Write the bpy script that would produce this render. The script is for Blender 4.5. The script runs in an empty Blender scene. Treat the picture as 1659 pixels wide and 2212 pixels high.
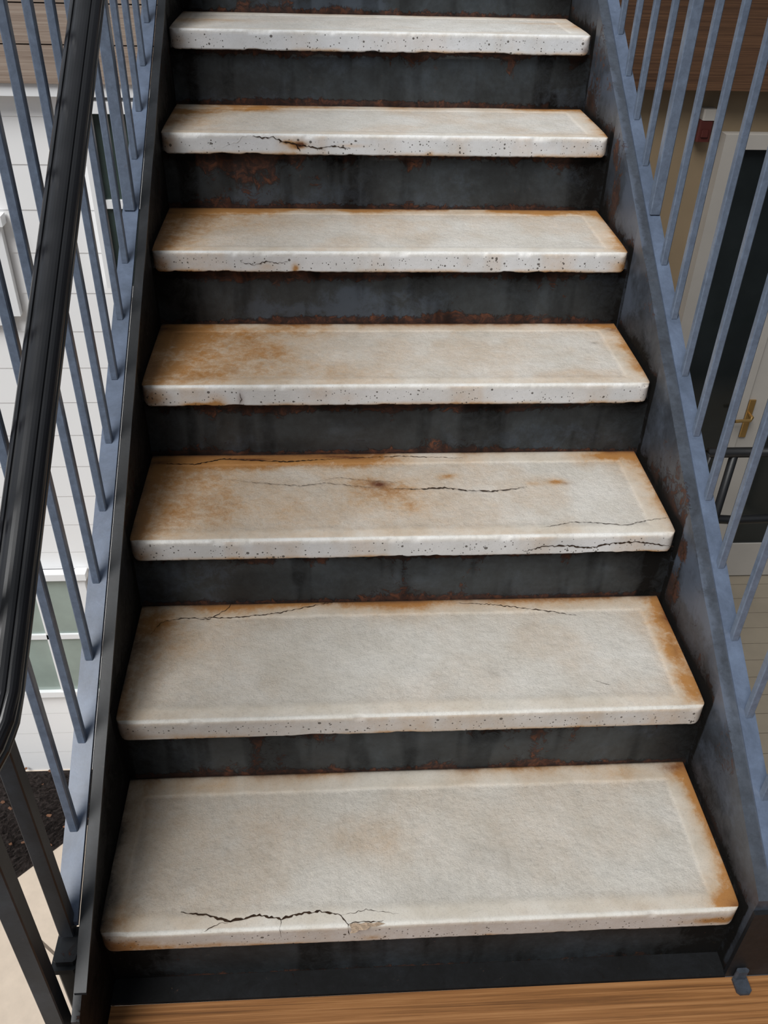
import bpy, numpy as np, math, random
from math import sin, cos, pi
from mathutils import Vector, Matrix
SC = bpy.context.scene
COL = SC.collection
try: SC.view_settings.view_transform = 'Standard'
except Exception: pass
rng = np.random.RandomState(7); random.seed(7)

# ------------------------------------------------------------------ measured layout (metres)
RISE, RUN, D, T, W = .175, .2842, .3026, .046, 1.0523
M = RISE/RUN
NT = 8
CAMP = np.array([-.1471, -.7559, 1.3864]); YAW, PIT, ROL, FPX = .0750, .6324, .0302, 1911.39
fw = np.array([sin(YAW)*cos(PIT), cos(YAW)*cos(PIT), -sin(PIT)])
r0 = np.array([cos(YAW), -sin(YAW), 0.]); u0 = np.cross(r0, fw)
RT = r0*cos(ROL)+u0*sin(ROL); UP = -r0*sin(ROL)+u0*cos(ROL)
def at(u, v, axis, val):
    d = fw + RT*((u-829.5)/FPX) - UP*((v-1106)/FPX)
    return CAMP + d*((val-CAMP[axis])/d[axis])

# ------------------------------------------------------------------ numpy noise
TAB = rng.rand(256, 256)
def vn(x, y):
    xi = np.floor(x).astype(int); yi = np.floor(y).astype(int); fx = x-xi; fy = y-yi
    fx = fx*fx*(3-2*fx); fy = fy*fy*(3-2*fy)
    a = TAB[xi % 256, yi % 256]; b = TAB[(xi+1) % 256, yi % 256]; c = TAB[xi % 256, (yi+1) % 256]; d = TAB[(xi+1) % 256, (yi+1) % 256]
    return (a*(1-fx)+b*fx)*(1-fy)+(c*(1-fx)+d*fx)*fy
def fbm(x, y, s, o=4, seed=0):
    t = 0; a = .5; n = 0
    for i in range(o):
        t = t+a*vn(x*s+17.3*seed+5*i, y*s+9.1*seed+3*i); n += a; a *= .5; s *= 2.03
    return t/n
def sstep(a, b, x):
    t = np.clip((x-a)/(b-a), 0, 1); return t*t*(3-2*t)

# ------------------------------------------------------------------ node helpers
def mat(name):
    m = bpy.data.materials.new(name); m.use_nodes = True
    nt = m.node_tree; bs = nt.nodes['Principled BSDF']
    return m, nt, bs
def N(nt, t, **k):
    n = nt.nodes.new(t)
    for a, b in k.items(): setattr(n, a, b)
    return n
def L(nt, a, b): nt.links.new(a, b)
def noise(nt, scale, detail=4, rough=.55, vec=None, dist=0):
    n = N(nt, 'ShaderNodeTexNoise'); n.inputs['Scale'].default_value = scale; n.inputs['Detail'].default_value = detail
    n.inputs['Roughness'].default_value = rough; n.inputs['Distortion'].default_value = dist
    if vec: L(nt, vec, n.inputs['Vector'])
    return n.outputs['Fac']
def ramp(nt, fac, stops):
    r = N(nt, 'ShaderNodeValToRGB'); e = r.color_ramp.elements
    while len(e) > len(stops): e.remove(e[-1])
    while len(e) < len(stops): e.new(.5)
    for k, (p, c) in enumerate(stops):
        e[k].position = p; e[k].color = (c, c, c, 1) if isinstance(c, (int, float)) else (*c, 1)
    L(nt, fac, r.inputs['Fac']); return r.outputs['Color']
def math_(nt, op, a, b=None, clamp=False):
    n = N(nt, 'ShaderNodeMath', operation=op); n.use_clamp = clamp
    for i, s in enumerate((a, b)):
        if s is None: continue
        if isinstance(s, (int, float)): n.inputs[i].default_value = s
        else: L(nt, s, n.inputs[i])
    return n.outputs[0]
def mix(nt, fac, a, b, mode='MIX'):
    n = N(nt, 'ShaderNodeMix', data_type='RGBA', blend_type=mode)
    for s, v in ((0, fac), (6, a), (7, b)):
        if isinstance(v, (int, float)): n.inputs[s].default_value = v
        elif isinstance(v, tuple): n.inputs[s].default_value = (*v, 1)
        else: L(nt, v, n.inputs[s])
    return n.outputs[2]
def bump(nt, h, strength, dist, bs, prev=None):
    b = N(nt, 'ShaderNodeBump'); b.inputs['Strength'].default_value = strength; b.inputs['Distance'].default_value = dist
    L(nt, h, b.inputs['Height'])
    if prev: L(nt, prev, b.inputs['Normal'])
    L(nt, b.outputs[0], bs.inputs['Normal']); return b.outputs[0]
def coords(nt, scale=None):
    g = N(nt, 'ShaderNodeTexCoord').outputs['Object']
    if scale:
        mp = N(nt, 'ShaderNodeMapping'); mp.inputs['Scale'].default_value = scale; L(nt, g, mp.inputs['Vector']); return mp.outputs[0]
    return g
def s2l(r, g, b):
    return tuple(((c/255)/12.92 if c/255 <= .04045 else ((c/255+.055)/1.055)**2.4) for c in (r, g, b))

# ---- concrete with rust stains (attribute driven)
def m_concrete():
    m, nt, bs = mat('stained_concrete')
    oc = N(nt, 'ShaderNodeNewGeometry').outputs['Position']
    st = N(nt, 'ShaderNodeAttribute', attribute_name='stain'); zo = N(nt, 'ShaderNodeAttribute', attribute_name='zone')
    ss = N(nt, 'ShaderNodeSeparateColor'); L(nt, st.outputs['Color'], ss.inputs[0])
    zs = N(nt, 'ShaderNodeSeparateColor'); L(nt, zo.outputs['Color'], zs.inputs[0])
    rust, brown, grime_shade = ss.outputs; panel, front, lip_highlight = zs.outputs
    n1 = noise(nt, 9, 6, .6, oc); n2 = noise(nt, 130, 5, .72, oc); n3 = noise(nt, 420, 3, .7, oc)
    n6 = noise(nt, 28, 5, .7, oc)
    base = ramp(nt, n1, [(.3, s2l(208, 200, 186)), (.5, s2l(221, 216, 206)), (.7, s2l(230, 227, 220))])
    inner = ramp(nt, n1, [(.3, s2l(212, 208, 200)), (.7, s2l(228, 226, 221))])
    c = mix(nt, math_(nt, 'MULTIPLY', panel, .8), base, inner)
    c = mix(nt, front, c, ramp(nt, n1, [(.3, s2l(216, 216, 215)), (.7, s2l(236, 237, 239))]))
    c = mix(nt, math_(nt, 'MULTIPLY', lip_highlight, .65, True), c, s2l(247, 247, 246))  # edge highlight painted along the nosing as a near-white band
    notf = math_(nt, 'SUBTRACT', 1.0, math_(nt, 'MULTIPLY', front, .6))
    c = mix(nt, math_(nt, 'MULTIPLY', notf, .5), c, ramp(nt, n6, [(.34, .86), (.5, 1.0), (.66, 1.03)]), 'MULTIPLY')
    sp = ramp(nt, n2, [(.34, .70), (.46, 1.0), (.66, 1.04)]); c = mix(nt, math_(nt, 'MULTIPLY', notf, .38), c, sp, 'MULTIPLY')
    sp2 = ramp(nt, n3, [(.32, .66), (.46, 1.0), (.7, 1.05)]); c = mix(nt, math_(nt, 'MULTIPLY', notf, .42), c, sp2, 'MULTIPLY')
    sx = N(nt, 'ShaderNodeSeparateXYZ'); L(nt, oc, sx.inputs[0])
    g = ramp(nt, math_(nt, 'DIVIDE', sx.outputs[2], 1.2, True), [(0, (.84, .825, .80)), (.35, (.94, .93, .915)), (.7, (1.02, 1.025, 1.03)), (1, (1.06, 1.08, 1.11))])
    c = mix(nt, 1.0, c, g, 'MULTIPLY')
    n4 = noise(nt, 46, 9, .78, oc, .3)
    gr = ramp(nt, n4, [(.34, .62), (.5, .92), (.66, 1.2)])
    def mod(x): return math_(nt, 'MULTIPLY', x, gr, True)
    rm = mod(rust)
    c = mix(nt, rm, c, s2l(228, 178, 112), 'MULTIPLY')
    deep = ramp(nt, rm, [(.55, 0.0), (1, .48)])
    c = mix(nt, deep, c, s2l(158, 98, 48))
    c = mix(nt, mod(brown), c, s2l(98, 54, 30))
    c = mix(nt, math_(nt, 'MULTIPLY', grime_shade, math_(nt, 'ADD', n4, .5), True), c, s2l(58, 50, 42))  # dark stains together with shade put into the colour
    cl = noise(nt, 14, 2, .5, oc)
    cl = ramp(nt, cl, [(.35, .5), (.65, 1.2)])
    v = N(nt, 'ShaderNodeTexVoronoi'); v.inputs['Scale'].default_value = 105; L(nt, oc, v.inputs['Vector'])
    vc = N(nt, 'ShaderNodeSeparateColor'); L(nt, v.outputs['Color'], vc.inputs[0])
    rad = math_(nt, 'MULTIPLY', math_(nt, 'POWER', vc.outputs[0], 4.0), .31)
    rad = math_(nt, 'MULTIPLY', rad, math_(nt, 'ADD', math_(nt, 'MULTIPLY', front, 1.0), .17))
    rad = math_(nt, 'ADD', math_(nt, 'MULTIPLY', rad, cl), -.012)
    pit = math_(nt, 'MULTIPLY', math_(nt, 'SUBTRACT', rad, v.outputs['Distance']), 40, True)
    v2 = N(nt, 'ShaderNodeTexVoronoi'); v2.inputs['Scale'].default_value = 230; L(nt, oc, v2.inputs['Vector'])
    vc2 = N(nt, 'ShaderNodeSeparateColor'); L(nt, v2.outputs['Color'], vc2.inputs[0])
    rad2 = math_(nt, 'MULTIPLY', math_(nt, 'POWER', vc2.outputs[0], 5.0), math_(nt, 'ADD', math_(nt, 'MULTIPLY', front, .34), .09))
    pit2 = math_(nt, 'MULTIPLY', math_(nt, 'SUBTRACT', rad2, v2.outputs['Distance']), 20, True)
    pit = math_(nt, 'MAXIMUM', pit, pit2)
    c = mix(nt, math_(nt, 'MULTIPLY', pit, .85), c, s2l(66, 58, 50))
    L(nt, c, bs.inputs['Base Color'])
    bs.inputs['Roughness'].default_value = .58
    nb = math_(nt, 'ADD', math_(nt, 'MULTIPLY', noise(nt, 230, 6, .72, oc), .6), math_(nt, 'MULTIPLY', noise(nt, 75, 5, .7, oc), .55))
    amp = math_(nt, 'ADD', math_(nt, 'MULTIPLY', panel, .8), .20)
    p = bump(nt, math_(nt, 'MULTIPLY', nb, amp), .9, .0032, bs)
    bump(nt, math_(nt, 'SUBTRACT', 1.0, pit), .6, .0015, bs, p)
    return m
# ---- painted steel with rust attribute: stain r = rust, g = pale scuff, b = black grime plus painted shade
def m_steel(name, cols, rough=.45, thr=.46, spec=.5, cloud=7, spk=.25, ctr=.5, scuff=(96, 105, 118), sk=.9):
    m, nt, bs = mat(name)
    oc = N(nt, 'ShaderNodeNewGeometry').outputs['Position']
    st = N(nt, 'ShaderNodeAttribute', attribute_name='stain')
    ss = N(nt, 'ShaderNodeSeparateColor'); L(nt, st.outputs['Color'], ss.inputs[0])
    n1 = noise(nt, cloud, 8, .75, oc, .4); n2 = noise(nt, 90, 5, .7, oc); n3 = noise(nt, 38, 9, .8, oc, .8)
    n5 = noise(nt, 22, 8, .8, oc, .3)
    c = ramp(nt, n1, [(.35, cols[0]), (.52, cols[1]), (.68, cols[2])])
    c = mix(nt, ctr, c, ramp(nt, n2, [(.35, .72), (.6, 1.18)]), 'MULTIPLY')
    sc = math_(nt, 'MULTIPLY', math_(nt, 'SUBTRACT', math_(nt, 'ADD', n5, math_(nt, 'MULTIPLY', ss.outputs[1], .35)), .66), 7, True)
    c = mix(nt, math_(nt, 'MULTIPLY', sc, math_(nt, 'MULTIPLY', ss.outputs[1], sk, True), True), c, s2l(*scuff))
    rc = ramp(nt, n3, [(.35, s2l(28, 20, 18)), (.5, s2l(60, 37, 29)), (.66, s2l(112, 66, 42))])
    rf = math_(nt, 'ADD', ss.outputs[0], math_(nt, 'MULTIPLY', math_(nt, 'SUBTRACT', n3, .5), 1.9))
    rf = math_(nt, 'MULTIPLY', math_(nt, 'SUBTRACT', rf, thr), 6, True)
    c = mix(nt, rf, c, rc)
    gm = math_(nt, 'MULTIPLY', ss.outputs[2], math_(nt, 'ADD', math_(nt, 'MULTIPLY', n3, 1.6), .2), True)
    c = mix(nt, gm, c, s2l(17, 16, 15))
    sp = ramp(nt, n2, [(.66, 0.0), (.72, 1.0)]); c = mix(nt, math_(nt, 'MULTIPLY', sp, spk), c, s2l(110, 84, 66))
    L(nt, c, bs.inputs['Base Color'])
    L(nt, math_(nt, 'ADD', math_(nt, 'ADD', math_(nt, 'MULTIPLY', rf, .35), math_(nt, 'MULTIPLY', gm, .4)), rough, True), bs.inputs['Roughness'])
    L(nt, math_(nt, 'SUBTRACT', spec, math_(nt, 'MULTIPLY', gm, spec*.75)), bs.inputs['Specular IOR Level'])
    hh = math_(nt, 'ADD', math_(nt, 'MULTIPLY', n3, math_(nt, 'ADD', rf, .14)), math_(nt, 'MULTIPLY', rf, .4))
    bump(nt, hh, .7, .002, bs)
    return m
def m_plain(name, col, rough=.6, nscale=20, var=.12, spec=.5, metal=0, bumpd=0, scale=None):
    m, nt, bs = mat(name)
    oc = coords(nt, scale)
    n = noise(nt, nscale, 5, .6, oc)
    c = ramp(nt, n, [(.3, tuple(x*(1-var) for x in col)), (.7, tuple(min(1, x*(1+var)) for x in col))])
    L(nt, c, bs.inputs['Base Color']); bs.inputs['Roughness'].default_value = rough
    bs.inputs['Specular IOR Level'].default_value = spec; bs.inputs['Metallic'].default_value = metal
    if bumpd: bump(nt, n, .6, bumpd, bs)
    return m
def m_wood(name, a, b, c_, stretch=(1.3, 100, 100), rough=.5):
    m, nt, bs = mat(name)
    oc = coords(nt, stretch)
    n = noise(nt, 1.6, 10, .72, oc, .4)
    n2 = noise(nt, .3, 4, .6, oc, 1.0)
    f = math_(nt, 'ADD', math_(nt, 'MULTIPLY', n, .75), math_(nt, 'MULTIPLY', n2, .25))
    c = ramp(nt, f, [(.38, a), (.5, b), (.62, c_)])
    L(nt, c, bs.inputs['Base Color']); bs.inputs['Roughness'].default_value = rough
    bump(nt, n, .3, .001, bs)
    return m
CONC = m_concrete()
RISER = m_steel('dark_riser_steel', (s2l(36, 39, 41), s2l(48, 53, 56), s2l(60, 67, 73)), .36, cloud=6, scuff=(74, 84, 97), sk=.65)
STRD = m_steel('dark_stringer_steel', (s2l(20, 21, 23), s2l(28, 30, 33), s2l(40, 43, 48)), .42, spec=.4)  # darker steel, left stringer's shade put into the colour; fittings share it
STRG = m_steel('grey_stringer_steel', (s2l(54, 58, 65), s2l(66, 72, 81), s2l(78, 85, 96)), .38, cloud=10, scuff=(92, 101, 116), sk=.8)
PAINT = m_steel('blue_grey_paint', (s2l(96, 107, 124), s2l(106, 118, 136), s2l(115, 129, 149)), .28, cloud=60, spk=.25, ctr=.25, thr=.58)
PAINTB = m_steel('worn_bar_paint', (s2l(76, 87, 104), s2l(90, 102, 122), s2l(102, 116, 138)), .34, cloud=9, spk=.15, ctr=.15, thr=.62)
DPAINT = m_steel('dark_post_paint', (s2l(30, 33, 38), s2l(40, 44, 50), s2l(52, 57, 64)), .42)
RAILM = m_plain('black_rail_paint', s2l(27, 27, 30), .27, 12, .12, .55, 0, .0001)
CRACKM = m_plain('crack_dark', s2l(54, 40, 30), .95, 90, .45, .1)
SCUFF = m_plain('pale_scuff', s2l(240, 238, 236), .8, 80, .1)
CHIPM = m_plain('broken_concrete', s2l(172, 150, 128), .95, 160, .35, .2, 0, .006)
WOOD = m_wood('deck_wood', s2l(100, 64, 32), s2l(144, 97, 54), s2l(172, 124, 78))
WOODB = m_wood('brown_beam_wood', s2l(64, 43, 29), s2l(86, 60, 41), s2l(106, 76, 53))
WOODT = m_wood('tan_beam_wood', s2l(140, 122, 108), s2l(160, 142, 128), s2l(180, 164, 150))
WHITE = m_plain('white_siding', s2l(252, 252, 252), .6, 3, .01)
TRIMW = m_plain('white_trim', s2l(246, 247, 248), .5, 3, .02)
TRIMG = m_plain('door_trim_paint', s2l(166, 161, 154), .5, 3, .06)
BEIGE = m_plain('tan_wall_paint', s2l(134, 116, 91), .7, 2, .12)
GLASSG = m_plain('window_glass_pale', s2l(150, 164, 157), .15, 1.5, .25, .6)
GLASSD = m_plain('window_glass_dark', s2l(28, 33, 34), .14, 2, .4, .5)
GLASSM = m_plain('window_glass_green', s2l(56, 68, 64), .14, 2, .4, .5)
PAVE = m_plain('paving_concrete', s2l(206, 190, 172), .85, 14, .06)
JOINT = m_plain('paving_joint', s2l(110, 98, 86), .9, 20, .1)
MULCH = m_plain('mulch', s2l(44, 38, 36), .95, 60, .6, .2, 0, .02)
LEAFM = m_plain('dry_leaf', s2l(104, 70, 48), .8, 6, .5)
TERR = m_plain('terrace_boards', s2l(134, 124, 108), .8, 4, .08)
BRASS = m_plain('brass', s2l(168, 136, 84), .35, 20, .1, .5, .8)
REDM = m_plain('red_plastic', s2l(72, 24, 17), .6, 10, .1)
BLACKM = m_plain('black_metal', s2l(22, 23, 25), .4, 20, .2)

# ------------------------------------------------------------------ mesh helpers
def link(name, verts, faces, m, parent=None, smooth=False, stain=None, zone=None, loc=(0, 0, 0)):
    verts = np.asarray(verts, float)-np.asarray(loc, float)
    me = bpy.data.meshes.new(name); me.from_pydata(verts.tolist(), [], [list(map(int, f)) for f in faces]); me.update()
    if stain is not None:
        for nm, arr in (('stain', stain), ('zone', zone)):
            if arr is None: continue
            a = me.color_attributes.new(nm, 'FLOAT_COLOR', 'POINT')
            buf = np.ones((len(verts), 4)); buf[:, :arr.shape[1]] = arr; a.data.foreach_set('color', buf.ravel())
    me.materials.append(m)
    if smooth: me.polygons.foreach_set('use_smooth', [True]*len(me.polygons))
    o = bpy.data.objects.new(name, me); COL.objects.link(o); o.location = loc
    if parent is not None:
        o.parent = parent; o.location = Vector(loc)-parent.location
    return o
class MB:
    def __init__(s): s.v = []; s.f = []
    def add(s, v, f):
        b = len(s.v); s.v += [tuple(map(float, q)) for q in v]; s.f += [tuple(b+i for i in q) for q in f]; return s
    def box(s, x0, x1, y0, y1, z0, z1, bev=0):
        return s.prism([(x0, y0), (x1, y0), (x1, y1), (x0, y1)] if not bev else
            [(x0+bev, y0), (x1-bev, y0), (x1, y0+bev), (x1, y1-bev), (x1-bev, y1), (x0+bev, y1), (x0, y1-bev), (x0, y0+bev)], z0, z1)
    def prism(s, poly, z0, z1):
        n = len(poly)
        v = [(x, y, z0) for x, y in poly]+[(x, y, z1) for x, y in poly]
        f = [tuple(range(n-1, -1, -1)), tuple(range(n, 2*n))]+[(i, (i+1) % n, n+(i+1) % n, n+i) for i in range(n)]
        return s.add(v, f)
    def slab(s, x0, x1, poly):      # poly in (y,z), extruded along x
        n = len(poly); v = [(x0, y, z) for y, z in poly]+[(x1, y, z) for y, z in poly]
        f = [tuple(range(n)), tuple(range(2*n-1, n-1, -1))]+[((i+1) % n, i, n+i, n+(i+1) % n) for i in range(n)]
        return s.add(v, f)
    def tube(s, pts, r, seg=12):
        pts = [Vector(p) for p in pts]; v = []; f = []
        for i, p in enumerate(pts):
            t = (pts[min(i+1, len(pts)-1)]-pts[max(i-1, 0)]).normalized()
            a = t.cross(Vector((0, 0, 1)))
            if a.length < .05: a = t.cross(Vector((0, 1, 0)))
            a.normalize(); b = a.cross(t)
            for k in range(seg):
                q = p+a*r*cos(2*pi*k/seg)+b*r*sin(2*pi*k/seg); v.append(tuple(q))
        for i in range(len(pts)-1):
            for k in range(seg): f.append((i*seg+k, i*seg+(k+1) % seg, (i+1)*seg+(k+1) % seg, (i+1)*seg+k))
        f.append(tuple(range(seg-1, -1, -1))); f.append(tuple((len(pts)-1)*seg+k for k in range(seg)))
        return s.add(v, f)
    def build(s, name, m, parent=None, smooth=False, loc=None, stain0=None):
        loc = loc if loc is not None else (parent.location[:] if parent is not None else (0, 0, 0))
        st = None
        if stain0 is not None: st = np.tile(np.array(stain0, float), (len(s.v), 1))
        return link(name, s.v, s.f, m, parent, smooth, st, None, loc)
def tag(o, label=None, cat=None, group=None, kind=None):
    for k, v in (('label', label), ('category', cat), ('group', group), ('kind', kind)):
        if v: o[k] = v
    return o
def empty(name, loc):
    o = bpy.data.objects.new(name, None); COL.objects.link(o); o.location = loc; o.empty_display_size = .1; return o
def grid_faces(ni, nj):
    i, j = np.meshgrid(np.arange(ni-1), np.arange(nj-1), indexing='ij'); a = (i*nj+j).ravel()
    return np.stack([a, a+1, a+nj+1, a+nj], 1)

# ------------------------------------------------------------------ treads
ST = {
 0: [(1500,1700,.018,.06,.8,0),(1530,1800,.014,.07,.75,0),(1562,1890,.024,.05,.6,0),(1590,1950,.03,.02,1.0,0),(1462,1652,.035,.015,.9,1),(1520,1720,.007,.06,.8,1),(1560,1830,.006,.06,.5,1),(1595,1960,.012,.012,.8,1),
     (1100,1655,.04,.010,.9,0),(1230,1650,.03,.009,.7,0),(700,1668,.03,.008,.8,0),(990,1657,.03,.006,.7,1),(1340,1665,.06,.02,.4,0),(820,1812,.05,.03,.26,0),(570,1785,.04,.03,.16,0),(300,1740,.04,.05,.2,0),
     (232,1990,.03,.03,.5,0),(222,1900,.02,.09,.5,2),(250,1840,.02,.1,.25,2),(1080,1850,.05,.03,.16,2),(930,1920,.06,.02,.1,2),(450,1700,.06,.012,.3,0),(1400,1960,.1,.02,.15,0)],
 1: [(1430,1340,.030,.035,.8,0),(1455,1400,.024,.04,.8,0),(1485,1470,.020,.04,.7,0),(1400,1300,.03,.02,.7,0),(1385,1290,.02,.01,.9,1),(1430,1330,.012,.03,.9,1),(1462,1400,.007,.04,.5,1),(1500,1500,.02,.03,.4,0),
     (600,1300,.05,.014,1.0,0),(655,1296,.03,.010,.9,0),(790,1300,.03,.014,.9,0),(910,1300,.04,.016,1.0,0),(900,1295,.02,.010,.8,1),(1105,1292,.03,.014,.9,0),(1105,1285,.012,.008,.9,1),(1250,1290,.05,.01,.5,0),(480,1308,.04,.01,.7,0),
     (330,1350,.03,.03,.7,0),(300,1400,.02,.05,.3,2),(262,1520,.02,.05,.6,0),(255,1480,.015,.06,.5,2),(400,1400,.06,.04,.25,0),(1060,1450,.02,.015,.2,2)],
 2: [(820,1045,.018,.011,1.9,1),(850,1062,.036,.024,.6,0),(880,1095,.038,.028,.4,0),(800,1040,.045,.022,.5,0),(850,1060,.03,.014,.35,1),(965,1028,.014,.007,.7,0),(1205,1040,.014,.007,1.0,0),(1225,1043,.010,.005,.6,1),(1150,1043,.010,.005,.4,0),
     (350,1000,.05,.016,.9,0),(400,1035,.12,.04,.42,0),(340,1000,.03,.008,.9,1),(480,1000,.06,.012,1.0,0),(620,995,.06,.014,1.0,0),(760,992,.07,.014,1.0,0),(740,988,.06,.006,1.3,1),(540,992,.06,.005,1.2,1),(300,1080,.02,.06,.25,1),(340,1110,.10,.06,.36,0),(540,1090,.16,.06,.28,0),(690,1110,.12,.05,.22,0),
     (1320,985,.05,.014,.8,0),(1370,1010,.03,.03,.5,0),(1430,1080,.03,.04,.45,0),(285,1150,.03,.03,.5,0),(1440,1170,.03,.01,.5,0)],
 3: [(360,720,.06,.035,.8,0),(350,712,.03,.010,1.0,1),(430,740,.13,.07,.48,0),(600,765,.13,.07,.30,0),(560,720,.12,.02,.35,0),(322,790,.022,.05,.6,1),(340,800,.08,.07,.5,0),(450,810,.12,.04,.38,0),
     (1310,703,.04,.014,1.0,0),(1320,712,.02,.010,.9,1),(1250,805,.05,.015,.2,0),(1340,745,.03,.03,.5,0),(1380,790,.02,.04,.5,0),(1285,740,.010,.006,.5,2),(760,700,.06,.004,.35,2),(700,800,.08,.03,.2,0)],
 4: [(375,462,.06,.020,1.0,0),(470,455,.09,.014,.9,0),(360,460,.03,.01,1.0,1),(640,450,.09,.010,.8,0),(780,452,.07,.014,.9,0),(920,452,.03,.005,1.0,1),(1150,458,.11,.016,.9,0),(1200,453,.04,.006,.8,1),(347,500,.020,.06,.55,1),(365,500,.08,.07,.48,0),(520,480,.15,.055,.34,0),
     (1350,530,.03,.03,.8,0),(1290,470,.03,.03,.5,0),(337,540,.02,.03,.6,0)],
 5: [(400,240,.06,.02,.8,0),(540,235,.07,.02,.7,0),(565,232,.02,.010,.6,0),(370,262,.02,.04,.45,1),(380,262,.07,.05,.5,0),(1200,238,.08,.014,.5,0),(1290,262,.03,.05,.45,0),(1310,290,.02,.02,.6,0),(700,232,.1,.008,.4,0)],
 6: [(470,42,.06,.015,.4,0),(395,45,.03,.03,.5,0),(1245,60,.03,.03,.5,0),(1170,50,.08,.01,.4,0),(375,60,.02,.03,.3,1)], 7: []}
SF = {0: [(260,2046,.08,.02,.8,0),(1560,1988,.06,.01,.8,0),(420,2044,.1,.008,.5,0),(800,2025,.02,.008,.5,0)],
 1: [(400,1590,.1,.006,.3,0)], 2: [(300,1200,.03,.012,.5,0),(1400,1192,.06,.004,.5,0)],
 3: [(330,860,.03,.02,.7,0),(470,870,.015,.02,.9,0),(440,875,.04,.006,.8,0),(520,862,.006,.014,.5,1),(690,850,.03,.02,.3,0),(750,860,.02,.015,.2,0)],
 4: [(345,570,.02,.015,.8,0),(640,580,.008,.010,1.4,0),(580,575,.02,.01,.4,0),(700,590,.02,.004,.6,0),(1340,575,.03,.015,.6,0),(1010,565,.012,.012,.2,0)],
 5: [(645,314,.022,.009,1.8,0),(650,313,.012,.006,2.0,1),(620,308,.012,.005,.9,0),(760,315,.03,.004,.6,0),(930,330,.01,.006,.5,0),(360,310,.02,.02,.6,0),(1290,335,.02,.01,.5,0)],
 6: [(380,90,.02,.015,.5,0),(1265,110,.01,.01,.7,1),(700,110,.06,.004,.3,0)], 7: []}
AG = {0: .6, 1: .75, 2: 1.0, 3: 1.0, 4: 1.0, 5: .9, 6: .5, 7: .5}
def tread(k):
    y0 = k*RUN; z0 = k*RISE; rr = .0070
    prof = [(D, -T), (D, -T*.5)]+[(y, 0) for y in np.linspace(D, .014, 92)]+[(y, 0) for y in (.012, .010, .0085)]
    prof += [(rr-rr*sin(a), -rr+rr*cos(a)) for a in np.linspace(.12, pi/2, 7)]
    prof += [(0, z) for z in np.linspace(-rr-.002, -T+.002, 16)]+[(.002, -T), (.03, -T), (.12, -T)]
    prof = np.array(prof); nj = len(prof); R = .020
    ends = np.array([0, .0008, .002, .004, .0070, .0115, .016]); e_in = R-np.sqrt(R*R-(R-ends)**2)
    xs = np.concatenate([-W/2+ends, np.linspace(-W/2+.020, W/2-.020, 300), W/2-ends[::-1]]); ni = len(xs)
    ins = np.concatenate([e_in, np.zeros(300), e_in[::-1]])
    X = np.repeat(xs[:, None], nj, 1); Y = np.repeat(prof[None, :, 0], ni, 0).copy(); Z = np.repeat(prof[None, :, 1], ni, 0).copy(); I = ins[:, None]
    sd = k*3.7
    istop = (np.arange(nj) >= 2) & (np.arange(nj) < 97); isfront = np.arange(nj) >= 101
    ed = .004*(fbm(X*0+Y+sd, X, 30, 3)-.5)
    bl, br, bb, bf = .034, .046, .040, .036; q = .0035
    pm = sstep(-W/2+bl-q, -W/2+bl+q, X+ed)*sstep(W/2-br+q, W/2-br-q, X+ed)*sstep(bf-q*3, bf+q*3, Y+ed)*sstep(D-bb+q, D-bb-q, Y+ed)*istop[None, :]
    Z = Z-.0014*pm+pm*.0018*(fbm(X+sd, Y, 160, 3)-.5)
    Z += istop[None, :]*.0014*(fbm(X+sd, Y+3, 14, 3)-.5)
    ch = sstep(.64, .82, fbm(X+sd, X*0+k, 22, 4))*.0026+.0008*(vn(X*300+sd, X*0+k)-.5)
    cn = .007*sstep(.04, .0, W/2-np.abs(X))*fbm(X+sd, X*0+7, 60, 3)
    arr = np.exp(-((Y-.001)/.006)**2)*np.exp(-((Z+.003)/.006)**2)
    Y += arr*(ch+cn); Z -= arr*(ch+cn)*.6
    Y += isfront[None, :]*.0012*(fbm(X+sd, Z+7, 12, 4)-.5)
    bt = sstep(-T+.008, -T, Z)*isfront[None, :]
    rag = .0034*sstep(.60, .78, fbm(X+sd*2, X*0+2, 13, 4))+.0012*vn(X*150+sd, X*0+9)
    Z += bt*rag
    Y = np.maximum(Y, I); Z = np.minimum(Z, -I*.3*np.exp(-Y/.03)); Z = np.maximum(Z, -T+I*1.0*isfront[None, :])
    P = np.stack([X, Y+y0, Z+z0], -1)
    S = np.zeros((ni, nj, 3)); wob = fbm(X+sd, Y+Z, 22, 4)
    DX = .05*(fbm(X+sd, Y+5, 14, 5)-.5); DY = .035*(fbm(X+9, Y+sd, 14, 5)-.5)
    for plane, lst in ((0, ST[k]), (1, SF[k])):
        for u, v, rx, ry, am, chn in lst:
            h = at(u, v, 2, z0) if plane == 0 else at(u, v, 1, y0)
            g = 1.3 if chn == 0 else .95
            if plane == 0:
                sm = 1 if ry > .013 else .35
                d2 = ((X+DX*sm-h[0])/(rx*g))**2+((Y+DY*sm-(h[1]-y0))/(ry*g))**2; msk = istop[None, :]
                S[..., chn] += am*(1.0 if chn == 0 else .8)*np.exp(-d2**.72)*(.6+.8*wob)*msk
            else:
                d2 = ((X+DX*.2-h[0])/rx)**2+((Z+DY*.1-(h[2]-z0))/ry)**2; msk = isfront[None, :]
                S[..., chn] += am*np.exp(-d2)*(.45+1.1*wob)*msk
    top = istop[None, :]
    n = fbm(X+sd, Y*0+k, 9, 4); ag = AG[k]
    S[..., 0] += top*np.exp(-(D-Y)/.024)*sstep(.25, .62, n)*.85*ag
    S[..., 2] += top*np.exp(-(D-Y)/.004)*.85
    S[..., 1] += top*np.exp(-(D-Y)/.007)*sstep(.36, .60, n)*1.15*ag
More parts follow.
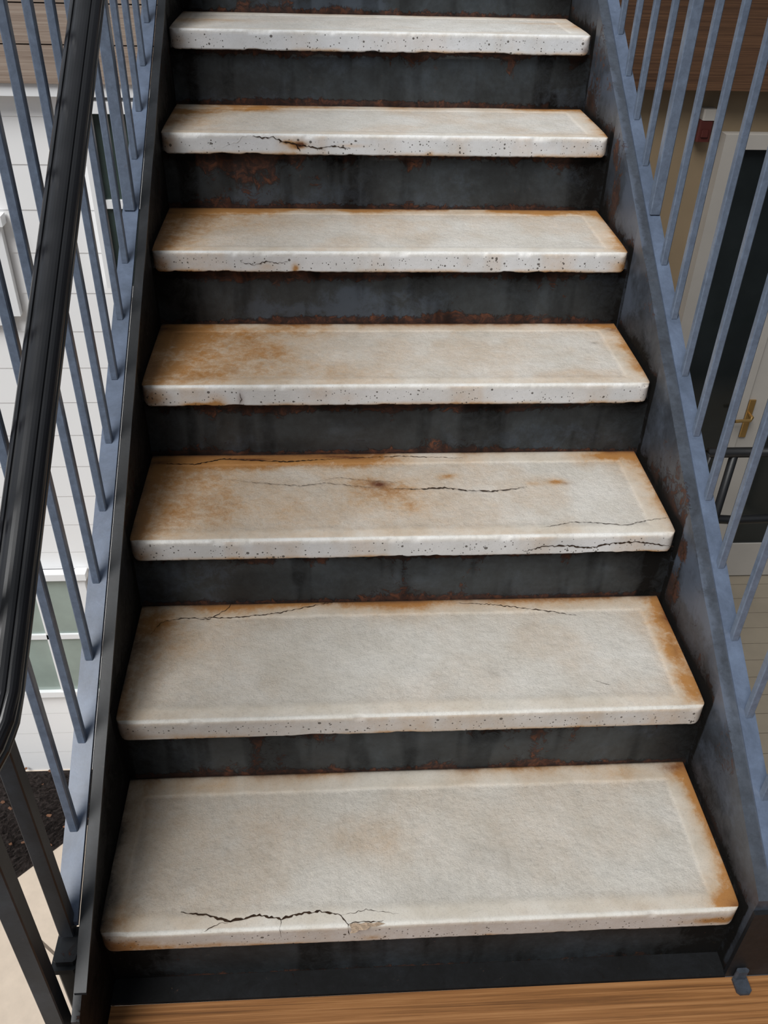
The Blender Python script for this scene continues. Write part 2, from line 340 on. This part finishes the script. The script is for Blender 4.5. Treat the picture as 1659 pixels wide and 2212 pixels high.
    el = np.exp(-(X+W/2)/.018)*(.3+wob); er = np.exp(-(W/2-X)/.016)*(.3+wob)
    S[..., 2] += el*.60+np.exp(-(X+W/2)/.05)*.22; S[..., 0] += (el*.4+er*.6)*ag+.22*ag*np.exp(-(X+W/2)/.12)*top  # left ends darkened: stringer shade put into the colour, over rust
    S[..., 1] += np.exp(-(W/2-X)/.005)*top*.4*ag
    S[..., 0] += top*(.22*sstep(.46, .72, fbm(X+sd, Y, 6, 5))+.12*sstep(.0, -.45, X)+.07)*ag
    S[..., 0] += isfront[None, :]*sstep(-T+.012, -T+.001, Z)*sstep(.40, .68, n)*.7
    S[..., 0] += isfront[None, :]*(.28*sstep(.5, .75, fbm(X+sd, Z*.3, 12, 4))+.04)*ag
    S[..., 2] += isfront[None, :]*(sstep(-T+.005, -T+.0, Z)*.45+.06*fbm(X+sd, Z, 10, 4))
    if k < 2: S[..., 2] += isfront[None, :]*(.16 if k == 0 else .08); S[..., 0] += isfront[None, :]*.18
    S = np.clip(S, 0, 1.4)
    Zn = np.zeros((ni, nj, 3)); Zn[..., 0] = pm
    fz = np.clip((-Z-.002)/.010, 0, 1)*(np.arange(nj) >= 96)[None, :]; Zn[..., 1] = fz
    Zn[..., 2] = np.exp(-((Y-.003)/.0065)**2)*(Z > -.010)*(.0+1.4*fbm(X+sd, Y, 45, 4))*(.6 if k < 2 else 1)  # mask of the painted highlight on the front top edge
    F = grid_faces(ni, nj).tolist()
    idx = np.arange(ni*nj).reshape(ni, nj)
    for i in range(ni-1): F.append([idx[i, nj-1], idx[i, 0], idx[i+1, 0], idx[i+1, nj-1]])
    F.append(idx[0, ::-1].tolist()); F.append(idx[-1, :].tolist())
    F = [f[::-1] for f in F]
    return P.reshape(-1, 3), F, S.reshape(-1, 3), Zn.reshape(-1, 3)
LAB = {0: 'lowest pale concrete tread with a jagged crack and chipped hole near its front edge',
 1: 'second lowest concrete tread, orange rust on right end and spots along back edge',
 2: 'third lowest concrete tread, crack through a round dark rust stain in its middle',
 3: 'fourth lowest concrete tread, broad brown stain on left third, top uncracked',
 4: 'fifth lowest concrete tread, orange back edge and short rusty hairline crack in front face',
 5: 'sixth lowest concrete tread with a crack and bright rust spot in its front face',
 6: 'highest concrete tread in view, cleanest and whitest, near the top of the photo',
 7: 'concrete tread above the last riser at the head of the flight'}
TR = {}
for k in range(NT):
    v, f, s, z = tread(k)
    root = empty('stair_tread', (0, k*RUN, k*RISE-T))
    tag(root, LAB[k], 'stair tread', 'precast concrete stair treads'); TR[k] = root
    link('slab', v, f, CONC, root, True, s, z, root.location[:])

# ------------------------------------------------------------------ cracks
def ribbon(pts, w, nrm, name, m, parent, jag=.0016, off=.0006, seed=1):
    rd = random.Random(seed); P = []
    pts = [Vector(p) for p in pts]; nrm = Vector(nrm)
    for a, b in zip(pts[:-1], pts[1:]):
        n = max(2, int((b-a).length/.004))
        for i in range(n):
            q = a.lerp(b, i/n); t = (b-a).normalized(); s = nrm.cross(t)
            P.append(q+s*rd.uniform(-jag, jag))
    P.append(pts[-1]); n = len(P); V = []; F = []
    for i, q in enumerate(P):
        t = (P[min(i+1, n-1)]-P[max(i-1, 0)]).normalized(); s = nrm.cross(t).normalized()
        e = min(1, 4*min(i+.15, n-1-i+.15)/n); ww = w*(.3+.7*e)*rd.uniform(.2, 1.4)/2
        V += [tuple(q+s*ww+nrm*off), tuple(q-s*ww+nrm*off)]
    for i in range(n-1): F.append((2*i, 2*i+2, 2*i+3, 2*i+1))
    return link(name, V, F, m, parent, False, None, None, parent.location[:])
CR = {
 0: [([(390,1972),(450,1978),(492,1992),(560,1978),(607,1986),(640,1976),(690,1969),(735,1978),(752,1998),(755,2020)], .0038, 't'), ([(607,1986),(604,2006),(608,2026)], .0008, 't'), ([(492,1992),(462,2000),(440,2014)], .0010, 't'), ([(735,1978),(790,1966),(860,1975)], .0007, 't'), ([(752,1996),(768,1991),(790,1993),(828,1989)], .0015, 't')],
 1: [([(325,1372),(348,1345),(395,1336),(452,1338),(488,1318),(515,1290)], .0016, 't'), ([(380,1336),(520,1334),(600,1325),(690,1306),(745,1297)], .0020, 't'), ([(985,1303),(1060,1306),(1130,1314),(1180,1320),(1245,1330)], .0020, 't'), ([(1280,1470),(1320,1480)], .0008, 't')],
 2: [([(485,1036),(560,1044),(650,1050),(700,1044),(780,1052),(850,1056)], .0012, 't'), ([(850,1056),(905,1057),(960,1054),(1010,1060),(1060,1062),(1100,1058),(1138,1052)], .0030, 't'), ([(680,1042),(730,1032),(800,1040),(870,1042)], .0008, 't'), ([(1175,1140),(1235,1128),(1290,1130),(1350,1135),(1400,1124),(1457,1118)], .0014, 't'),
     ([(1130,1192),(1170,1180),(1230,1178),(1270,1183),(1330,1172),(1380,1170),(1455,1180)], .0034, 'f'), ([(340,1002),(420,1004),(480,992),(620,998),(720,992)], .0032, 't'), ([(720,992),(860,986),(1000,990)], .0016, 't')],
 3: [([(518,848),(522,862),(516,878)], .001, 'f')],
 4: [([(520,566),(550,572),(575,564),(600,568),(622,565)], .0016, 'f')],
 5: [([(540,292),(565,297),(590,296),(610,306),(640,312),(690,320),(720,316),(757,320)], .0034, 'f'), ([(640,312),(648,326)], .003, 'f')]}
for k, lst in CR.items():
    for n, (pp, w, pl) in enumerate(lst):
        if pl == 't': q = [at(u, v, 2, k*RISE) for u, v in pp]; nr = (0, 0, 1)
        else: q = [at(u, v, 1, k*RUN) for u, v in pp]; nr = (0, -1, 0)
        ribbon(q, w, nr, 'crack', CRACKM, TR[k], seed=k*10+n, off=.0011)
ribbon([at(u, v, 1, 5*RUN) for u, v in [(478,318),(500,308),(515,306),(522,294),(545,292)]], .0012, (0, -1, 0), 'scratch', SCUFF, TR[5], off=.001, seed=3)
def patch(pix, k, name, m, parent, off=.0009):
    q = [at(u, v, 2, k*RISE)+np.array([0, 0, off]) for u, v in pix]
    c = np.mean(q, 0)+np.array([0, 0, .0004]); n = len(q)
    return link(name, q+[c], [(i, (i+1) % n, n) for i in range(n)], m, parent, False, None, None, parent.location[:])
patch([(754,1998),(765,1994),(779,1996),(790,1993),(806,1995),(818,1992),(832,1996),(812,2002),(800,2003),(790,2010),(776,2010),(768,2016),(756,2017),(760,2008)], 0, 'chip', CHIPM, TR[0])

# ------------------------------------------------------------------ steel: risers and stringers
frame = empty('staircase', (0, .02, -RISE))
tag(frame, 'dark rusting steel staircase of risers and sloping side stringers under the pale treads', 'staircase')
XI = W/2+.0015; XRR = XI+.0075
RY = .0195
def riser(k):
    y = k*RUN+RY; z0 = (k-1)*RISE-T; zv = (k-1)*RISE; z1 = k*RISE-T-.0005
    if k == 0: z0 = -RISE
    xs = np.linspace(-XI, XRR, 280); zs = np.linspace(z0, z1, 60)
    X, Z = np.meshgrid(xs, zs, indexing='ij'); sd = k*5.3
    h = (Z-zv)/(z1-zv)
    Y = y+.0024*(fbm(X+sd, Z, 14, 4)-.5)
    Y -= .005*sstep(.89, .97, h)*sstep(.40, .60, fbm(X+sd, Z*0+1, 18, 4))
    S = np.zeros(X.shape+(3,))
    n = fbm(X+sd, Z*0, 5, 4); n2 = fbm(X+sd, Z, 9, 4)
    S[..., 0] = np.exp(-(1-h)/.10)*(.6+1.0*n)+np.exp(-np.abs(h)/.09)*(.5+.9*fbm(X+sd, Z*0+4, 6, 3))+.34*sstep(.50, .68, n2)*sstep(.42, .58, fbm(X+sd+3, Z, 3, 2))
    S[..., 0] += .50*sstep(.60, .72, fbm(X*1.6+sd+9, Z*.15, 18, 3))*np.exp(-(1-h)/.5)
    ex = {3: [(-.25, .88, .12, .15), (.0, .92, .1, .15), (.25, .85, .12, .12)], 5: [(-.33, .6, .10, .45), (-.4, .9, .1, .2), (.44, .9, .05, .3)], 4: [(-.1, .92, .16, .16), (-.38, .92, .14, .14), (-.2, .06, .1, .1), (.2, .1, .2, .1)], 6: [(-.3, .05, .12, .12), (.0, .03, .2, .08)], 2: [(-.3, .9, .05, .14), (.1, .95, .2, .07)]}
    for cx, ch, rx, rh in ex.get(k, []): S[..., 0] += .65*np.exp(-((X-cx)/rx)**2-((h-ch)/rh)**2)*(.5+n2)
    S[..., 1] = (.25+.75*sstep(.42, .70, fbm(X*.8+sd+11, Z*1.2, 5, 4)))*(.95 if k >= 4 else .6)
    S[..., 2] = .65*np.exp(-(1-h)/.20)*fbm(X+sd+5, Z, 8, 4)+.70*sstep(.38, .54, np.abs(X))*(.4+fbm(X, Z+sd, 5, 3))+.30*sstep(.46, .68, fbm(X*.7+sd+20, Z*1.3, 7, 5))+.40*sstep(.52, .7, fbm(X*1.5+sd+40, Z*.2, 14, 4))  # under-nosing shade put into the colour, with dark ends and grime blotches
    if k == 0: S[..., 0] *= .8; S[..., 1] = 0; S[..., 2] += .40
    V = np.stack([X, Y, Z], -1).reshape(-1, 3).tolist(); ni, nj = X.shape; nb = len(V)
    F = grid_faces(ni, nj)[:, ::-1].tolist()
    V += [(-XI, y+.008, z0), (-XI, y+.008, z1), (XRR, y+.008, z0), (XRR, y+.008, z1)]
    F.append([nb, nb+2, nb+3, nb+1])
    F.append([(i)*nj for i in range(ni)]+[nb+2, nb]); F.append([i*nj+nj-1 for i in range(ni-1, -1, -1)]+[nb+1, nb+3])
    st = np.concatenate([S.reshape(-1, 3), np.zeros((4, 3))])
    F = [f[::-1] for f in F]
    return link('riser', V, F, RISER, frame, False, st, None, frame.location[:])
for k in range(NT): riser(k)
YE1 = 2.42
def stringer(sx, x_in, x_out, top, bot, mtl, YE0):
    ys = np.linspace(YE0, YE1, 460); hs = np.linspace(0, 1, 60)
    Yg, H = np.meshgrid(ys, hs, indexing='ij')
    zb = np.maximum(Yg*M+bot, -RISE); zt = Yg*M+top; Z = zb+(zt-zb)*H
    X = x_in+sx*0.0030*(fbm(Yg, Z, 9, 4)-.5)
    kk = np.clip(np.floor((Yg)/RUN), -1, NT-1); zt_ = kk*RISE; dz = Z-zt_
    S = np.zeros(Yg.shape+(3,))
    S[..., 0] = np.exp(-np.abs(dz)/.022)*(.5+.8*fbm(Yg, Z, 6, 3))+.40*sstep(.50, .70, fbm(Yg+3, Z, 6, 5))
    fr = (Yg-kk*RUN)/RUN
    S[..., 0] += .50*np.exp(-((fr-.02)/.12)**2-((dz+.03)/.045)**2)
    S[..., 2] = 1.0*np.exp(-np.abs(dz)/.024)*(.4+fbm(Yg+7, Z, 9, 3))+.7*sstep(.16, .02, fr)*(dz < .01)*(dz > -.2)+.6*sstep(.10, -.02, Z-Yg*M+.03)*fbm(Yg+2, Z, 7, 3)+.22*sstep(.50, .7, fbm(Yg+12, Z, 12, 5))  # contact shade at tread joints put into the colour, plus random grime
    if sx > 0:
        for (u, v, rr_, am) in [(1475,1185,.028,.9),(1452,1270,.04,.8),(1395,500,.025,.7),(1275,220,.03,.6),(1445,720,.03,.35),(1328,330,.03,.6),(1330,430,.03,.5),(1560,1960,.03,.4)]:
            h = at(u, v, 0, x_in); S[..., 0] += am*np.exp(-((Yg-h[1])**2+(Z-h[2])**2)/rr_**2)*(.6+.8*fbm(Yg, Z, 20, 3))
        S[..., 1] = .3+.7*sstep(.45, .70, fbm(Yg+8, Z*1.3, 5, 4))
    else:
        S[..., 1] = .3*sstep(.55, .8, fbm(Yg+8, Z*1.3, 5, 5)); S[..., 2] += .4  # whole left plate darkened, its shaded side put into the colour
    ni, nj = Yg.shape
    V = np.stack([X, Yg, Z], -1).reshape(-1, 3).tolist(); nb = len(V)
    V += np.stack([np.full(ni, x_out), ys, zb[:, 0]], -1).tolist()+np.stack([np.full(ni, x_out), ys, zt[:, 0]], -1).tolist()
    F = grid_faces(ni, nj).tolist()
    for i in range(ni-1):
        a, b = nb+i, nb+i+1; c, d = nb+ni+i, nb+ni+i+1
        F.append([a, b, d, c][::-1]); F.append([i*nj+nj-1, (i+1)*nj+nj-1, d, c]); F.append([i*nj, a, b, (i+1)*nj])
    F.append([j for j in range(nj-1, -1, -1)]+[nb, nb+ni]); F.append([(ni-1)*nj+j for j in range(nj)]+[nb+2*ni-1, nb+ni-1])
    if sx > 0: F = [f[::-1] for f in F]
    st = np.concatenate([S.reshape(-1, 3), np.zeros((2*ni, 3))])
    return link('stringer', V, F, mtl, frame, False, st, None, frame.location[:])
YL, YR = -.125, -.014
sl = stringer(-1, -XI, -XI-.012, .074, -.27, STRD, YL); sl['label'] = 'near black left stringer plate'
sr = stringer(1, XI+.006, XI+.030, .060, -.27, STRG, YR); sr['label'] = 'grey right stringer plate with rust patches'
def slopebar(x0, x1, top, th, ya, yb):
    return MB().slab(x0, x1, [(ya, ya*M+top-th), (yb, yb*M+top-th), (yb, yb*M+top), (ya, ya*M+top)])
slopebar(-XI-.010, -XI+.008, .080, .006, YL+.03, YE1).build('flange', STRD, frame, stain0=(.1, .10, 0))
MB().box(-XI, XI+.006, -.022, RY, -RISE-.004, -RISE+.003).build('ledge', STRD, frame, stain0=(.20, 0, .55))
MB().box(-XI-.045, -XI-.012, -.060, -.005, -RISE+.02, .045, .004).box(-XI-.050, -XI-.012, -.066, .0, .020, .032, .004).build('bracket', STRD, frame, stain0=(.3, .2, 0))
p = at(1604, 2138, 2, -RISE)
MB().box(p[0]-.013, p[0]+.013, -.056, -.0235, -RISE, -RISE+.006, .005).box(p[0]-.011, p[0]+.011, -.032, -.0235, -RISE+.006, -RISE+.03, .003).build('foot', STRG, frame, stain0=(.2, .4, .35))
MB().box(XI+.004, XI+.16, -.0225, -.015, -RISE, -RISE+.20).build('end_plate', STRD, frame, stain0=(.1, .2, .3))
ribbon([at(u, v, 0, XI+.006) for u, v in [(1478,1168),(1480,1200),(1466,1245),(1452,1292)]], .004, (-1, 0, 0), 'crack', CRACKM, frame, off=.003, jag=.004, seed=5)

# ------------------------------------------------------------------ railings
S_ = .1162
def baluster(x, y, z0, z1, h, name, m, root):
    b = min(.0018, h*.25)
    poly = [(x-h+b, y-h), (x+h-b, y-h), (x+h, y-h+b), (x+h, y+h-b), (x+h-b, y+h), (x-h+b, y+h), (x-h, y+h-b), (x-h, y-h+b)]
    return MB().prism(poly, z0-.003, z1).build(name, m, root, stain0=(.10, 0, 0))
def railing(sx, xc, zo, y0, bx0, bx1, lbl, kmin, kmax):
    root = empty('stair_railing', (xc, y0-S_, (y0-S_)*M+zo))
    tag(root, lbl, 'railing', 'stair guard railings')
    slopebar(bx0, bx1, zo, .011, -.014, YE1).build('bottom_bar', PAINTB, root, stain0=(.18, .0, 0))
    top = 1.0
    slopebar(xc-.022, xc+.022, zo+top+.012, .012, -.02, YE1).build('top_bar', PAINT, root, stain0=(0, 0, 0))
    for k in range(kmin, kmax):
        y = y0+k*S_; z = y*M+zo
        if k in (-1, 9, 19): baluster(xc, y, z if k > 0 else z-.02, z+top, .0115, 'post', DPAINT if k == -1 else PAINT, root)
        else: baluster(xc, y, z, z+top, .0068, 'baluster', PAINT, root)
    return root
rl = railing(-1, -.5582, .0841, .1022, -.573, -.5405, 'blue grey picket railing on the left side, behind the black handrail', -1, 20)
rr_ = railing(1, .5728, .0643, .1210, .5565, .585, 'blue grey picket railing on the right side, in front of the glazed door', -1, 20)
pp = at(66, 2056, 0, -.575)
baluster(-.575, float(pp[1]), -RISE-.25, 1.0, .014, 'post', DPAINT, rl)

def sweep(profile, path, name, m, root):
    V = []; F = []; n = len(profile); path = [Vector(q) for q in path]
    for i, q in enumerate(path):
        t = (path[min(i+1, len(path)-1)]-path[max(i-1, 0)]).normalized()
        a = t.cross(Vector((0, 0, 1))).normalized(); b = a.cross(t); b = b if b.z > 0 else -b
        for (px, pz) in profile: V.append(tuple(q+a*px+b*pz))
    for i in range(len(path)-1):
        for k in range(n): F.append((i*n+k, i*n+(k+1) % n, (i+1)*n+(k+1) % n, (i+1)*n+k))
    F.append(tuple(range(n))); F.append(tuple((len(path)-1)*n+k for k in range(n-1, -1, -1)))
    return link(name, V, F, m, root, False, None, None, root.location[:])
XH, ZH = -.5184, .6713
h = [(0, .013), (.004, .0128), (.008, .0118), (.0112, .0103), (.0122, .0078), (.0145, .0074), (.0158, .0096), (.0185, .0085), (.0210, .0062), (.0232, .0030), (.0245, -.001), (.0238, -.0050), (.0205, -.0070), (.0205, -.0105), (.0235, -.0122), (.0240, -.0155), (.0232, -.0188), (.0195, -.0215), (.012, -.0225)]
prof = h+[(-x, z) for x, z in h[::-1] if x > 0]
hr = empty('handrail', (XH, -.1, -.1*M+ZH)); tag(hr, 'black moulded steel handrail with grooves running down the left railing', 'handrail')
yb = -.06
path = []
for t in np.linspace(1, 0, 9)[:-1]:
    a = t*pi/2; R = .12
    x = XH-R*(1-cos(a)); y = yb-R*sin(a); path.append((x, y, y*M+ZH-.01*t))
path += [(XH, y, y*M+ZH) for y in np.linspace(yb, 2.3, 22)]
path = [(path[0][0]-.10, path[0][1]-.004, path[0][2]-.01)]+path
sweep(prof, path, 'rail', RAILM, hr)
for y in (.34, 1.15, 1.95):
    z = y*M+ZH-.022
    MB().tube([(XH, y, z), (XH, y, z-.03), (XH-.03, y, z-.045)], .006, 8).build('bracket', RAILM, hr, True)

# ------------------------------------------------------------------ setting
def st(name, mb, m, parent=None):
    o = mb.build(name, m, parent)
    if parent is None: o['kind'] = 'structure'
    return o
mb = MB(); yy = -.0235
for i in range(11):
    mb.box(-.535, 1.35, yy-.138, yy, -RISE-.04, -RISE-.001, 0); yy -= .141
st('floor', mb, WOOD)
YW = 3.2
GZ = float(at(100, 1662, 1, YW)[2])
mb = MB(); z = GZ
while z < .82:
    mb.slab(-4.2, -.30, [(YW+.02, z), (YW-.005, z), (YW-.002, z+.19), (YW+.02, z+.19)]); z += .19
st('wall_left', mb, WHITE)
def win(name, u0, v0, u1, v1, nx, nz, glass, y=YW):
    a = at(u0, v1, 1, y-.03); b = at(u1, v0, 1, y-.03); x0, x1, z0, z1 = a[0], b[0], a[2], b[2]
    root = MB().box(x0, x1, y-.02, y-.014, z0, z1).build(name, glass); root['kind'] = 'structure'
    f = MB(); w = .045
    f.box(x0-w, x0, y-.045, y-.01, z0-w, z1+w).box(x1, x1+w, y-.045, y-.01, z0-w, z1+w).box(x0, x1, y-.045, y-.01, z1, z1+w).box(x0-w-.02, x1+w+.02, y-.07, y-.01, z0-w, z0)
    for i in range(1, nx): xx = x0+(x1-x0)*i/nx; f.box(xx-.01, xx+.01, y-.035, y-.014, z0, z1)
    for i in range(1, nz): zz = z0+(z1-z0)*i/nz; f.box(x0, x1, y-.035, y-.014, zz-.018, zz+.018)
    f.build('window_frame', TRIMW, root, loc=(0, 0, 0)); return root
win('window_1', 190, 640, 330, 215, 1, 2, GLASSM)
win('window_2', -260, 700, 30, 460, 1, 2, GLASSG)
win('window_3', -30, 1500, 225, 1235, 2, 2, GLASSG)
za = float(at(60, 170, 1, YW)[2])
mb = MB(); zz = za
for i in range(4): mb.box(-4.2, -.35, YW-.09, YW+.02, zz, zz+.135); zz += .14
st('trim_1', mb, WOODT)
st('trim_2', MB().box(-4.2, -.35, YW-.075, YW-.01, za-.05, za-.003), TRIMW)
zr = float(at(1500, 185, 1, YW)[2]); TZ = -2.0
st('wall_right', MB().box(.45, 4.2, YW, YW+.05, TZ, zr), BEIGE)
mb = MB(); zz = zr
for i in range(4): mb.box(.45, 4.2, YW-.10, YW+.05, zz, zz+.33); zz += .334
st('trim_3', mb, WOODB)
a = at(1592, 290, 1, YW-.05); hpt = at(1603, 905, 1, YW-.06)
x0 = float(a[0]); zt = float(a[2]); x1 = float(hpt[0])+.02
dr = MB().box(x0-.05, x0+.015, YW-.06, YW, TZ, zt).box(x0+.015, x0+1.9, YW-.06, YW, zt-.06, zt).box(x1-.075, x1-.015, YW-.06, YW, TZ, zt-.06).build('door_1', TRIMG); dr['kind'] = 'structure'
MB().box(x0+.015, x1-.075, YW-.03, YW-.012, TZ, zt-.06).build('sidelight_glass', GLASSD, dr, loc=(0, 0, 0))
MB().box(x1-.015, x1+.09, YW-.05, YW-.002, TZ+.01, zt-.06).box(x1+.09, x1+.8, YW-.05, YW-.002, TZ+.01, TZ+.25).build('door_leaf', TRIMG, dr, loc=(0, 0, 0))
MB().box(x1+.09, x1+.8, YW-.04, YW-.015, TZ+.25, zt-.06).build('door_glass', GLASSD, dr, loc=(0, 0, 0))
hx, hz = float(hpt[0])+.03, float(hpt[2])
MB().box(hx-.018, hx+.018, YW-.062, YW-.05, hz-.11, hz+.11, .004).tube([(hx, YW-.06, hz+.03), (hx, YW-.1, hz+.03), (hx-.01, YW-.11, hz+.02), (hx-.09, YW-.11, hz+.015)], .009, 8).build('door_handle', BRASS, dr, loc=(0, 0, 0))
q = at(1524, 280, 1, YW-.05)
ab = empty('alarm_box', (float(q[0]), YW, float(q[2])-.05)); tag(ab, 'small dark red box with pale cover on the tan wall beneath the brown beam', 'alarm box')
MB().box(q[0]-.030, q[0]+.030, YW-.05, YW+.002, q[2]-.05, q[2]+.035, .006).box(q[0]-.016, q[0]+.016, YW-.056, YW-.05, q[2]-.03, q[2]+.0, .004).build('body', REDM, ab)
MB().box(q[0]-.022, q[0]+.034, YW-.052, YW+.002, q[2]+.036, q[2]+.08, .006).build('cover', TRIMG, ab)
mb = MB(); y = YW
while y > 1.0: mb.box(.75, 4.2, y-.118, y, TZ-.05, TZ-.001); y -= .122
st('terrace', mb, TERR)
pr = empty('pipe_railing', (1.6, 2.45, TZ)); tag(pr, 'black round pipe railing with curved lower rail before the glazed door', 'railing')
YP = 2.45
A = at(1530, 978, 1, YP); B = at(1550, 1112, 1, YP)
ax, az, bz = float(A[0]), float(A[2]), float(B[2])
MB().tube([(ax, YP, az), (3.6, YP, az)], .023, 14).build('rail', BLACKM, pr, True)
MB().tube([(ax, YP, az), (ax, YP, bz+.06), (ax+.02, YP, bz+.01), (ax+.07, YP, bz-.02), (ax+.2, YP, bz-.03), (ax+.6, YP, bz-.02), (3.6, YP, bz-.02)], .021, 14).build('rail', BLACKM, pr, True)
for px in (ax+.12, ax+1.1): MB().tube([(px, YP, TZ), (px, YP, az)], .019, 12).build('post', BLACKM, pr, True)
mb = MB(); mb.box(-4.5, .74, -2, YW+.02, GZ-.1, GZ); st('ground', mb, PAVE)
g1 = at(150, 1812, 2, GZ); g2 = at(0, 1925, 2, GZ)
d = (g2-g1)/np.linalg.norm(g2-g1); e1 = g1-d*1.2; e2 = g2+d*2.5
poly = [(float(e2[0]), float(e2[1])), (float(e1[0]), float(e1[1])), (float(e1[0]), YW-.015), (float(e2[0]), YW-.015)]
gx, gy = 130, 90; V = []
for i in range(gx):
    fx = i/(gx-1)
    for j in range(gy):
        fy = j/(gy-1); lo = np.array(poly[0])*(1-fx)+np.array(poly[1])*fx; hi = np.array(poly[3])*(1-fx)+np.array(poly[2])*fx; q = lo*(1-fy)+hi*fy
        ed = min(fy, 1-fy)*12; V.append((q[0], q[1], GZ+.003+min(1, ed)*(.01+.030*random.random())))
mu = link('mulch_bed', V, grid_faces(gx, gy)[:, ::-1].tolist(), MULCH); tag(mu, 'dark bark mulch bed at the foot of the white siding, seen through left pickets', 'mulch bed', kind='stuff')
rd = random.Random(4); mb = MB()
for i in range(140):
    fx = rd.uniform(.2, 1); fy = rd.random(); lo = np.array(poly[0])*(1-fx)+np.array(poly[1])*fx; hi = np.array(poly[3])*(1-fx)+np.array(poly[2])*fx; q = lo*(1-fy)+hi*fy
    r = rd.uniform(.008, .024); a0 = rd.uniform(0, 6.28); pts = []
    for t in range(7): rr2 = r*rd.uniform(.45, 1.1); pts.append((q[0]+rr2*cos(a0+t*.897), q[1]+rr2*.7*sin(a0+t*.897), GZ+.042+rd.uniform(0, .012)))
    mb.add(pts, [tuple(range(7))])
lf = mb.build('leaf_litter', LEAFM); tag(lf, 'dry brown fallen leaves scattered over the dark mulch', 'leaves', kind='stuff')
j1 = at(40, 1990, 2, GZ); j2 = at(150, 2090, 2, GZ); dj = (j2-j1)/np.linalg.norm(j2-j1); s = np.array([-dj[1], dj[0]])*.008; a = (j1-dj*2)[:2]; b = (j2+dj*2)[:2]
st('trim_4', MB().prism([tuple(a-s), tuple(b-s), tuple(b+s), tuple(a+s)], GZ-.01, GZ+.0015), JOINT)

# ------------------------------------------------------------------ light
w = bpy.data.worlds.new('world'); SC.world = w; w.use_nodes = True
nt = w.node_tree; bg = nt.nodes['Background']
tc = N(nt, 'ShaderNodeTexCoord'); sep = N(nt, 'ShaderNodeSeparateXYZ'); L(nt, tc.outputs['Generated'], sep.inputs[0])
c = ramp(nt, sep.outputs['Z'], [(.0, (.20, .20, .21)), (.35, (.70, .75, .84)), (1.0, (.88, .94, 1.0))])
sd_ = ramp(nt, math_(nt, 'ADD', math_(nt, 'MULTIPLY', sep.outputs['X'], .5), .5), [(.1, 1.3), (.5, .88), (.95, .18)])
c = mix(nt, 1.0, c, sd_, 'MULTIPLY')
L(nt, c, bg.inputs['Color']); bg.inputs['Strength'].default_value = .52
ld = bpy.data.lights.new('sky_opening', 'SUN'); ld.energy = 2.75; ld.angle = math.radians(30); ld.color = (1, .992, .975)
lo = bpy.data.objects.new('sky_opening', ld); COL.objects.link(lo)
dirv = Vector((.46, .58, -.97)); lo.rotation_euler = dirv.to_track_quat('-Z', 'Y').to_euler()

# ------------------------------------------------------------------ camera
cd = bpy.data.cameras.new('camera'); cam = bpy.data.objects.new('camera', cd); COL.objects.link(cam)
cd.sensor_fit = 'HORIZONTAL'; cd.sensor_width = 36; cd.lens = FPX/1659*36; cd.clip_start = .02
m = Matrix(((RT[0], UP[0], -fw[0], CAMP[0]), (RT[1], UP[1], -fw[1], CAMP[1]), (RT[2], UP[2], -fw[2], CAMP[2]), (0, 0, 0, 1)))
cam.matrix_world = m
SC.camera = cam
